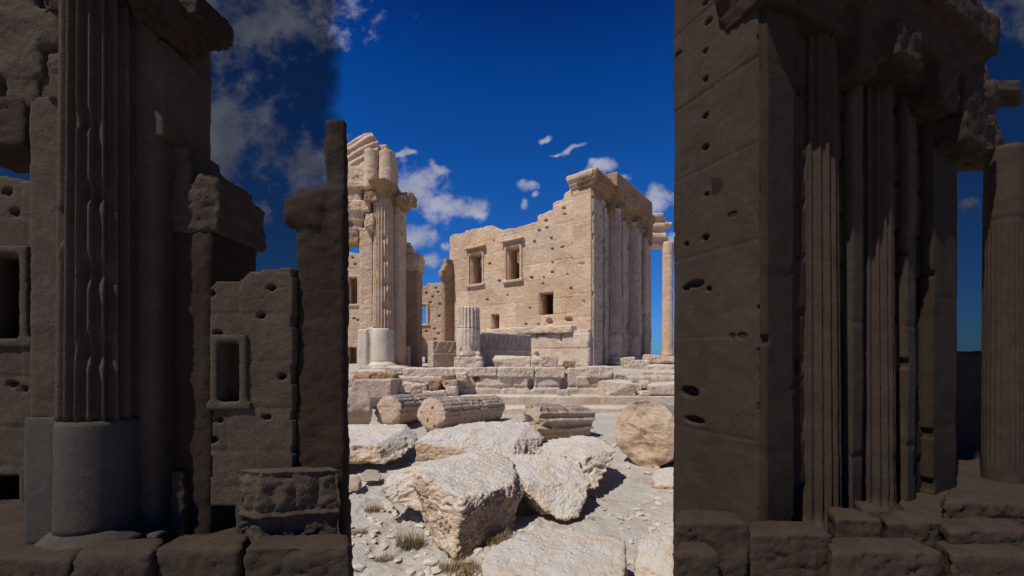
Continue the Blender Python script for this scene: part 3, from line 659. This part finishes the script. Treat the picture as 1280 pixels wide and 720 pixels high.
for i, (x0, y0, x1, y1, m, lb) in enumerate(((498, 478, 515, 492, 'podium', 'rough tan stone right of the dark stained block'), (514, 480, 534, 490, 'podium', 'flat tan stone in the left rubble heap above the drums'), (515, 488, 527, 494, 'brown', 'small brown stone at the foot of the left rubble heap'),
        (536, 475, 549, 489, 'brown', 'reddish stone at the middle of the left rubble heap'), (552, 468, 567, 476, 'brown', 'brown stone near the top of the left rubble heap'), (553, 476, 571, 483, 'side', 'flat grey-brown stone stacked in the left rubble heap'),
        (556, 482, 572, 494, 'podium', 'pale blocky stone at the right end of the left rubble heap'), (527, 489, 541, 495, 'podium', 'rounded pale stone low in the left rubble heap'), (570, 466, 582, 477, 'podium', 'pale knobby stone under the truncated column base'), (540, 489, 556, 496, 'podium', 'small white stone at the very foot of the left rubble heap'))):
    loose(x0, y0, x1, y1, 21.9 - (y1 - 478) * .02, .7, lb, 220 + i, m, 1.2, .035, 'stone', cat='stone')

# ================================================================== FALLEN DRUMS
def drum(c0, c1, r0, r1, label, seed, n=20, fd=.06, amp=.5, endamp=.1, mat='drum', holes=()):
    ax = c1 - c0; L = np.linalg.norm(ax)
    V_, F_ = lathe(c0, [(0, r0), (L, r1)], n, fd, (-.5, L + 1), n * 10 if n else 90, amp, seed, ax, .03, r0 * 2, (), endamp, 26, holes)
    return obj('column_drum', (V_, F_), mat, label=label, cat='column drum', group='fallen column drums')
drum(R(416, 512, 12.6), R(461, 511, 13.2), .54, .52, 'short smooth rounded drum, leftmost in the row of fallen drums', 301, 0, 0, .35, .06)
drum(R(484, 513.5, 13.0), R(548, 506, 17.0), .51, .5, 'fluted drum with a plain pale end, half hidden behind the long drum', 302, 20, .03, .5, .04)
ld = drum(R(538, 518, 12.4), R(618, 510, 16.0), .52, .5, 'long fluted drum with small square sockets in its flat round end', 303, 22, .022, .6, .025, 'drum', ((-.07, .2, .045, .05, .1), (.34, .04, .035, .035, .08), (.09, -.2, .03, .075, .08), (-.18, -.36, .04, .05, .08)))
drum(R(664, 529, 10.9), R(727, 527, 12.2), .52, .5, 'deeply fluted drum with a rough broken left end, in the middle of the row', 304, 14, .085, .6, .22)
drum(R(806, 543, 8.7), R(846, 532, 10.4), .72, .72, 'big drum on its side with a rough round brown end, far right of the row', 305, 0, 0, .5, .12, 'drum')
# ================================================================== FOREGROUND BLOCKS
def H(*q): return [R(*p) if len(p) == 3 else np.array(p[1:]) for p in q]
def foot(pts, z=-.08, k=.9):
    c = sum(pts) / len(pts); return pts + [np.array([c[0] + (p[0] - c[0]) * k, c[1] + (p[1] - c[1]) * k, z]) for p in pts]
G_ = 'fallen stone blocks in the foreground'
rock('stone_slab', H((380, 531, 10.9), (505, 529.5, 10.9), (523, 541, 10.1), (520, 556, 9.5), (502, 574, 8.7), (480, 582, 8.35), (380, 579, 8.35), (380, 555, 8.3), (470, 556, 8.5), (505, 537, 9.7)), .03, 401, 'rock', 1.0, .8, label='tilted brown-edged slab overhanging a small stone, left below the drums', cat='stone slab', group=G_)
gp = H((540, 537, 8.7), (600, 527, 10.0), (662, 527, 10.3), (681, 547, 9.6), (670, 566, 8.8), (518, 577, 8.1), (519, 551, 8.15), (640, 575, 8.1), (645, 550, 8.5), (556, 541, 8.4))
def frieze(V, N):
    px = CX + V[:, 0] / V[:, 1] * F; py = HY + (EYE - V[:, 2]) / V[:, 1] * F
    m = sst(612, 622, px) * (1 - sst(676, 684, px)) * (N[:, 2] < .55)
    return m * .04 * np.sin((V[:, 0] * .9 + V[:, 1] * .4) * 42) * np.cos(V[:, 2] * 20)
fz0 = gp[3].copy()
rock('carved_block', [gp], .028, 402, 'rock', 1.0, .8, fn=lambda V, N: (N[:, 2] < .6) * sst(-.35, -.15, V[:, 0]) * .03 * np.sin((V[:, 0] * .8 + V[:, 1] * .5) * 38) * np.sin(V[:, 2] * 16), label='long pinkish block with a carved frieze at its right end, behind the big boulder', cat='stone block', group=G_)
main = H((518, 590, 5.65), (547, 607, 5.15), (577, 623, 4.85), (608, 617, 5.1), (640, 603, 5.65), (651, 622, 5.7), (642, 648, 5.6), (580, 568, 7.0), (617, 563, 7.2), (642, 575, 6.8), (522, 579, 6.3), (562, 574, 6.8), (545, 680, 5.05), (568, 697, 4.74), (585, 684, 4.95), (628, 664, 5.45))
wing = H((483, 587, 6.3), (476, 610, 6.0), (482, 621, 5.95), (500, 633, 5.85), (527, 639, 5.8), (522, 579, 6.4), (535, 584, 6.2), (545, 640, 5.9), (490, 590, 7.0), (540, 580, 7.0))
rock('boulder', [foot(main, -.05, .8), wing], .018, 403, 'rock', 1.0, 1.1, 1, label='largest boulder in the foreground, pale grey on top with a jagged yellowish front', cat='boulder', group=G_)
rock('boulder', [H((636, 568, 7.2), (690, 564, 7.3), (724, 574, 7.1), (735, 603, 6.35), (732, 624, 6.05), (722, 646, 5.75), (704, 650, 5.65), (680, 641, 5.7), (650, 606, 5.95), (638, 600, 6.25), (665, 640, 6.3), (715, 640, 6.4))], .019, 404, 'rock', 1.0, 1.0, label='slanting boulder propped against the largest one, its tip overhanging dark shade', cat='boulder', group=G_)
rock('boulder', [H((684, 549, 8.5), (727, 543, 8.7), (757, 550, 8.3), (770, 561, 7.8), (765, 578, 7.3), (752, 600, 6.95), (744, 613, 6.8), (716, 612, 6.8), (665, 565, 7.7), (690, 600, 7.0), (735, 570, 7.1))], .024, 405, 'rock', 1.0, .85, fn=lambda V, N: (N[:, 0] > .45) * .025 * np.sin(V[:, 2] * 55 + V[:, 0] * 20), label='grey-topped boulder with grooves on its right end, behind the slanting one', cat='boulder', group=G_)
sl = [p * .94 + np.array([0, 0, EYE * .06]) for p in H((609, 691, 4.2), (602, 703, 4.0), (644, 668, 4.65), (672, 658, 4.85), (700, 661, 4.8), (781, 673, 4.5), (784, 704, 4.1), (776, 730, 3.75), (640, 734, 3.7), (604, 722, 3.9))]
rock('stone_slab', [sl + [p + np.array([0, .1, -.5]) for p in sl]], .02, 406, 'rock', .9, .6, label='flat pale grey slab lying in front at the bottom edge of the view', cat='stone slab', group=G_)
bl = H((789, 725, 4.0), (796, 682, 4.25), (820, 656, 4.65), (850, 645, 4.85), (900, 650, 4.8), (900, 720, 4.0), (840, 728, 3.85), (840, 672, 4.3))
rock('boulder', [foot(bl, -.05, 1.0)], .022, 407, 'rock', .9, .85, label='rounded pale boulder beside the dark wall in the bottom right corner', cat='boulder', group=G_)
rock('stone', [foot(H((814, 596, 7.6), (822, 585, 8.0), (850, 582, 8.1), (860, 600, 7.5), (840, 607, 7.2), (818, 605, 7.3)), -.05, 1)], .025, 408, 'rock', .6, .8, label='low white stone under the big brown-ended drum', cat='stone', group=G_)
rock('stone', [foot(H((451, 592, 7.8), (458, 587, 8.0), (472, 587, 8.0), (476, 594, 7.8), (474, 601, 7.7), (453, 601, 7.7)), -.02, 1)], .015, 409, 'drum', .4, .6, label='small yellowish stone wedged under the tilted slab', cat='stone', group=G_)
rock('stone', [foot(H((478, 626, 6.6), (484, 622, 6.8), (493, 631, 6.5), (490, 639, 6.3), (483, 640, 6.2)), -.02, 1)], .012, 410, 'rock', .25, .7, label='small white angular stone leaning on the largest boulder\'s left side', cat='stone', group=G_)
rock('stone', [foot(H((488, 641, 6.1), (496, 636, 6.2), (500, 640, 6.1), (494, 645, 6.0)), -.02, 1)], .01, 411, 'rock', .2, .7, label='tiny flat tan stone just below the small white angular stone', cat='stone', group=G_)
rock('stone', [foot(H((425, 606, 7.2), (447, 592, 7.6), (452, 600, 7.4), (448, 606, 7.2)), -.02, 1)], .016, 412, 'drum', .4, .7, label='half hidden brown stone left of the wedged yellowish stone', cat='stone', group=G_)

# ------------------------------------------------------------------ gravel and dry grass
def scatter():
    rg = np.random.default_rng(9); Vs = []; Fs = []; nb = 0
    ico = bmesh.new(); bmesh.ops.create_icosphere(ico, subdivisions=1, radius=1); iv = np.array([q.co[:] for q in ico.verts]); iF = np.array([[q.index for q in f.verts] for f in ico.faces]); ico.free()
    n = 0
    while n < 3800:
        d = 3.9 + 9 * rg.random() ** 1.7; px = rg.uniform(425, 855); x = (px - CX) / F * d
        if rg.random() > .25 + .75 * (vnoise(np.array([[x * 1.1, d * 1.1, 3.]]), 4)[0] > .0): continue
        s = .006 + .06 * rg.random() ** 7 + .004 * rg.random()
        sc = s * np.array([rg.uniform(.8, 1.6), rg.uniform(.8, 1.4), rg.uniform(.4, .8)])
        a = rg.uniform(0, 6.28); q = iv * (1 + .3 * rg.standard_normal((len(iv), 1))) * sc
        q = np.stack([q[:, 0] * math.cos(a) - q[:, 1] * math.sin(a), q[:, 0] * math.sin(a) + q[:, 1] * math.cos(a), q[:, 2]], -1)
        z = float(gz(x, d)); Vs.append(q + [x, d, z + s * .2]); Fs.append(iF + nb); nb += len(iv); n += 1
    obj('gravel', (np.vstack(Vs), np.vstack(Fs)), 'pebble', smooth=False, label='scattered limestone gravel and chips on the bare ground', cat='gravel', kind='stuff')
scatter()
def tuft(px, py, w, h, n, mat, label, seed, lean=.8):
    d = F * EYE / (py - HY); x = (px - CX) / F * d; rg = random.Random(seed); V_ = []; F_ = []
    for i in range(n):
        a = rg.uniform(0, 6.28); rr = w * rg.random() ** .6; bx, by = x + rr * math.cos(a), d + .5 * rr * math.sin(a); bz = float(gz(bx, by)) - .01
        hh = h * rg.uniform(.35, 1); la = rg.uniform(0, 6.28); ll = hh * rg.uniform(.1, 1.2) * lean; bw = rg.uniform(.0022, .005); k = len(V_)
        px_, py_ = -math.sin(la) * bw, math.cos(la) * bw
        for t in (0, .5, 1):
            ox, oy, oz = ll * t * t * math.cos(la), ll * t * t * math.sin(la), hh * t * (1 - .25 * t)
            ww = 1 - t * .85
            V_ += [(bx + ox - px_ * ww, by + oy - py_ * ww, bz + oz), (bx + ox + px_ * ww, by + oy + py_ * ww, bz + oz)]
        F_ += [[k, k + 1, k + 3, k + 2], [k + 2, k + 3, k + 5, k + 4]]
    obj('grass_tuft', (np.array(V_), F_), mat, smooth=False, label=label, cat='grass tuft', group='dry grass tufts between the stones')
for i, a in enumerate(((512, 674, .19, .4, 330, 'olive', 'olive dry grass tuft at the left foot of the largest boulder'), (468, 630, .16, .2, 260, 'dry', 'brown dry grass tuft beside the small white angular stone'), (449, 660, .12, .14, 160, 'dry', 'low brown grass tuft at the left edge of the bare ground'),
        (480, 688, .13, .13, 170, 'olive', 'flattened olive grass tuft in the left foreground'), (575, 706, .26, .2, 520, 'dry', 'straw-coloured grass tuft along the foot of the largest boulder\'s tip'), (620, 680, .24, .24, 460, 'dry', 'yellow dry grass tuft between the largest boulder and the flat slab'),
        (745, 618, .12, .06, 200, 'dry', 'thin dry grass tuft by the shadow of the grooved boulder'), (822, 608, .13, .06, 200, 'dry', 'sparse dry grass tuft before the low white stone'), (740, 648, .15, .05, 140, 'olive', 'tiny olive grass tuft at the tip of the slanting boulder'))):
    tuft(*a, 500 + i)

# ================================================================== NEAR COPIES OF THE RUINS, dimmed by colour, left
DK = ('dim_lifted', 'dim_lifted_pale', 'dark_brown')
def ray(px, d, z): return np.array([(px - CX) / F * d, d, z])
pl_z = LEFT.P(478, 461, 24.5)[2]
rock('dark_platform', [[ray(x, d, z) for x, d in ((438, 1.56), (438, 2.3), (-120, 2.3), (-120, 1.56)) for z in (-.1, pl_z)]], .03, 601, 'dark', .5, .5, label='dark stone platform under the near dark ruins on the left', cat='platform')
pier(LEFT, DK, 'near dimmed ruined pier with a tall fluted half column, filling the left side', 610, 20, False)
second_pier(LEFT, ('dim_lifted', 'dark_brown'), 'near dark broken pier right behind the dark fluted half column', 650)
back_wall(LEFTW, 46, [(521, 361), (524, 357), (533, 357), (536, 354), (548, 353), (553.5, 352)], [(524.5, 381.5, 533, 405), (516, 446, 531, 466)], PT[::2], 'near dark low wall with a small upright window, between two dark piers', 660, 'dim_lifted', 521, 553.5, 470)
back_wall(LEFT, 40, [(380, 314), (441, 316), (452, 318), (470, 322)], [(430, 347, 447, 380), (428, 434, 446, 464)], [(441, 322), (444, 330), (443, 398), (447, 400)], 'near dark wall with a window and a doorway, at the left edge of the view', 665, 'dim_lifted', 380, 460, 466)
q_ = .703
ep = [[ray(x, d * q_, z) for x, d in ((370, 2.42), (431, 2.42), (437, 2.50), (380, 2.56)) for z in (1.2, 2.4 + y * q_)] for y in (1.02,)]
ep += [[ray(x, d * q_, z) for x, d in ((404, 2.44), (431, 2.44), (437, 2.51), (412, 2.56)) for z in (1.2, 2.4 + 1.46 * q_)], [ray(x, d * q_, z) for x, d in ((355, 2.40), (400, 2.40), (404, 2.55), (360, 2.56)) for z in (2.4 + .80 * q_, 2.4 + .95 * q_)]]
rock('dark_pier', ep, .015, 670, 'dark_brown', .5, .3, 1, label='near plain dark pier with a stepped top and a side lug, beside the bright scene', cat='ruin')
cb = [[ray(x, d * .712, z) for x, d in ((300, 2.26), (322, 2.20), (428, 2.28), (412, 2.36)) for z in (pl_z - .02, pl_z + .34)]]
def nrel(V, N):
    h = (V[:, 2] - pl_z) / .34
    return (N[:, 1] < -.6) * (.012 * np.abs(np.sin(V[:, 0] * 40)) * (h > .55) * (h < .92) + .02 * ((h > .46) & (h < .54)) - .012)
rock('dark_carved_block', cb, .010, 672, 'dim_lifted', .3, .8, 1, fn=nrel, label='near dark carved block with a broken end, before the plain dark pier', cat='carved block')
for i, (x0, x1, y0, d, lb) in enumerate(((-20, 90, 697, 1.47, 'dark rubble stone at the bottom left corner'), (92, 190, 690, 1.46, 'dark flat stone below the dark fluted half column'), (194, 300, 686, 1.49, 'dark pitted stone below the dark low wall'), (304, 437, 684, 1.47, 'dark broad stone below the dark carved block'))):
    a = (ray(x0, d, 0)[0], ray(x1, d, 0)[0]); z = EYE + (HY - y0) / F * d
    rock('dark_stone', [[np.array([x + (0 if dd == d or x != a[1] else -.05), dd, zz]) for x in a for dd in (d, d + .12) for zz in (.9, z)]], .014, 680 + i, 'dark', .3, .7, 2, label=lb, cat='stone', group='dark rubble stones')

# ================================================================== NEAR COPIES OF THE RUINS, dimmed by colour, right
vn = np.array([.9, .436]); un = np.array([-.436, .9]); cn = np.array([(948 - CX) / F * 3.0, 3.0])
nt_ = empty('dark_temple_corner', (cn[0] + .5, cn[1] + .8, .9), 'near dimmed temple corner with heavy broken cornice, filling the right of the view', 'ruin')
NF = Frame((*cn, 0), un, vn); NS = Frame((*cn, 0), vn, un)
sl_ = NF.hit(842.5, 400)[0]
T = lambda px, py: (842 + (px - 704) * 3.17, 360 + (py - 360) * 3.17)
npits = []
for a, b in hp:
    X_, Y_ = T(a, b)
    if X_ > 846 and X_ < 945:
        s, z = NF.hit(X_, Y_); npits.append((s, z, rng.uniform(.02, .036), rng.uniform(.014, .024), .1))
for X_, Y_, a, b in ((868, 355, .09, .03), (862, 490, .09, .05), (868, 525, .1, .03), (916, 420, .02, .02)): npits.append((*NF.hit(X_, Y_), a, b, .07))
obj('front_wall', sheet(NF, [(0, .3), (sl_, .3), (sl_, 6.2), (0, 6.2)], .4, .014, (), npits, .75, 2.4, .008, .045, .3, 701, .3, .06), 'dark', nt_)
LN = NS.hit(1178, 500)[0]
obj('side_wall', sheet(NS, [(0.01, .3), (LN, .3), (LN, 5.6), (0.01, 5.6)], .4, .03, (), [(rng.uniform(.2, LN - .2), rng.uniform(1.2, 5), .05, .06, .08) for _ in range(34)], .5, .9, .03, .05, .2, 705, .35, .1), 'dark_brown', nt_)  # darker than the front wall: the side's shade is put into the colour
for x0, x1, pr in ((950, 985, .05), (1150, 1180, .1)):
    s0, s1 = NS.hit(x0, 400)[0], NS.hit(x1, 400)[0]
    obj('side_pilaster', sheet(Frame(NS.W(0, -pr, 0), vn, un), [(max(s0, .01), .3), (s1, .3), (s1, 5.4), (max(s0, .01), 5.4)], pr + .05, .03, (), [], 1.4, 3, .006, .03, .3, 707, .35, .06), 'dark_brown', nt_)
for px in (1022, 1092):
    s = NS.hit(px, 400)[0]; cc = NS.W(s, .10, .5)
    obj('half_column', lathe(cc, [(0, .3), (.5, .3), (.55, .25), (4.6, .22)], 20, .03, (.6, 4.5), 0, .08, px, None, .05, .5), 'dark', nt_)
for px in (1060, 1128):
    s = NS.hit(px, 400)[0]
    obj('side_strip', sheet(Frame(NS.W(0, -.07, 0), vn, un), [(s - .09, .3), (s + .09, .3), (s + .09, 5.2), (s - .09, 5.2)], .1, .03, (), [], 1.1, 3, .01, .03, .3, 709, .35, .06), 'dark', nt_)
nc = [fbox(NS.o, vn, un, -.05, LN + .04, -.16, .3, 5.0, 5.25), fbox(NS.o, vn, un, -.1, LN + .05, -.3, .3, 5.2, 5.5), fbox(NS.o, vn, un, -.15, LN + .05, -.42, .3, 5.45, 5.8), fbox(NS.o, vn, un, 1.2, LN, -.2, .3, 5.7, 6.2)]
for a, b, dz, ov in ((.9, 1.2, .35, .25), (1.25, 1.7, .2, .35), (2.2, 2.6, .3, .3), (LN - .5, LN + .03, .55, .32)):
    nc.append(fbox(NS.o, vn, un, a, b, -ov, .2, 5.05 - dz, 5.15))
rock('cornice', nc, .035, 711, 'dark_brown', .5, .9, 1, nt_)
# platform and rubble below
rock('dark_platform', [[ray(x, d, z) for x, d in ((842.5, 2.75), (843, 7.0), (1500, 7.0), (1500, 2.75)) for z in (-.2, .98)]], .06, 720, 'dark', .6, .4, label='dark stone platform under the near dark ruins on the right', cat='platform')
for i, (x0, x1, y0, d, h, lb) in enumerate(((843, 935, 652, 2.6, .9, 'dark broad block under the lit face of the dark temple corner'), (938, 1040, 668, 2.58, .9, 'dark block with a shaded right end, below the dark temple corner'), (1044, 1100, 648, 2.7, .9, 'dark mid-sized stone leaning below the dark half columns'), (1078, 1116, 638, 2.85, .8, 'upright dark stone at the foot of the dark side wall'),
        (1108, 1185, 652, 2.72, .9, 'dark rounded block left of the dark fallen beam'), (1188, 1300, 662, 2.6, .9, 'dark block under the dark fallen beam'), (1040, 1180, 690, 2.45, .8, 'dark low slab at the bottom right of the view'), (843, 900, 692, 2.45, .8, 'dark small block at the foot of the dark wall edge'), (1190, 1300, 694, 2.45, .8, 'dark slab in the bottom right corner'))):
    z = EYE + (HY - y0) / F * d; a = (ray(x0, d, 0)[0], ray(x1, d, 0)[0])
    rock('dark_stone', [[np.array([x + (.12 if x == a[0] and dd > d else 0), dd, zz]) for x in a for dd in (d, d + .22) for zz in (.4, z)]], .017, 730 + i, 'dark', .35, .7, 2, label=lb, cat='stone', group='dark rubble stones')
zb = EYE + (HY - 655) / F * 2.95; zb1 = EYE + (HY - 627) / F * 2.95
rock('dark_fallen_beam', [[ray(x, d, z) for x, d in ((1180, 2.95), (1340, 2.9), (1340, 3.2), (1185, 3.25)) for z in (zb, zb1)]], .016, 745, 'dark', .3, 1.2, 2, label='dark broken beam lying across the rubble at the right edge of the view', cat='beam')
nco = empty('dark_column', tuple(ray(1256, 4.6, .9)), 'near dark standing column carrying a layered broken block, at the right edge of the view', 'column')
cc = ray(1254, 4.6, .9); hh = R(0, 186, 4.6)[2] - .9; rr = 17 / F * 4.6
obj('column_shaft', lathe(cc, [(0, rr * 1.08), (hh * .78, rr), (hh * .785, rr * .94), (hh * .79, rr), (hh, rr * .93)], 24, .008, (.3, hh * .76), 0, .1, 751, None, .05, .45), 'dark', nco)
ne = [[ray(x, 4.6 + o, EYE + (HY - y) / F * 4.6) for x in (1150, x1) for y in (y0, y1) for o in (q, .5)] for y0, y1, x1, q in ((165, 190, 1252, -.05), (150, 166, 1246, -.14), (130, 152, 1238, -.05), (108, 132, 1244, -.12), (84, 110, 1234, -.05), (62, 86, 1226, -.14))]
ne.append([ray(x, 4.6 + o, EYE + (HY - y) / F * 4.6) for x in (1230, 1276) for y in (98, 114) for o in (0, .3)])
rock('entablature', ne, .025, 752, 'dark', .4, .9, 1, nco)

lw = [[ray(x, d, z) for x, d in ((1165, 5.6), (1400, 5.4), (1400, 6.0), (1170, 6.1)) for z in (.5, 2.47)]]  # added wall that covers the bright strip of horizon
rock('horizon_cover_wall', lw, .05, 760, 'dark', .5, .8, 1, label='added dark low wall covering the bright horizon behind the dark column', cat='wall')
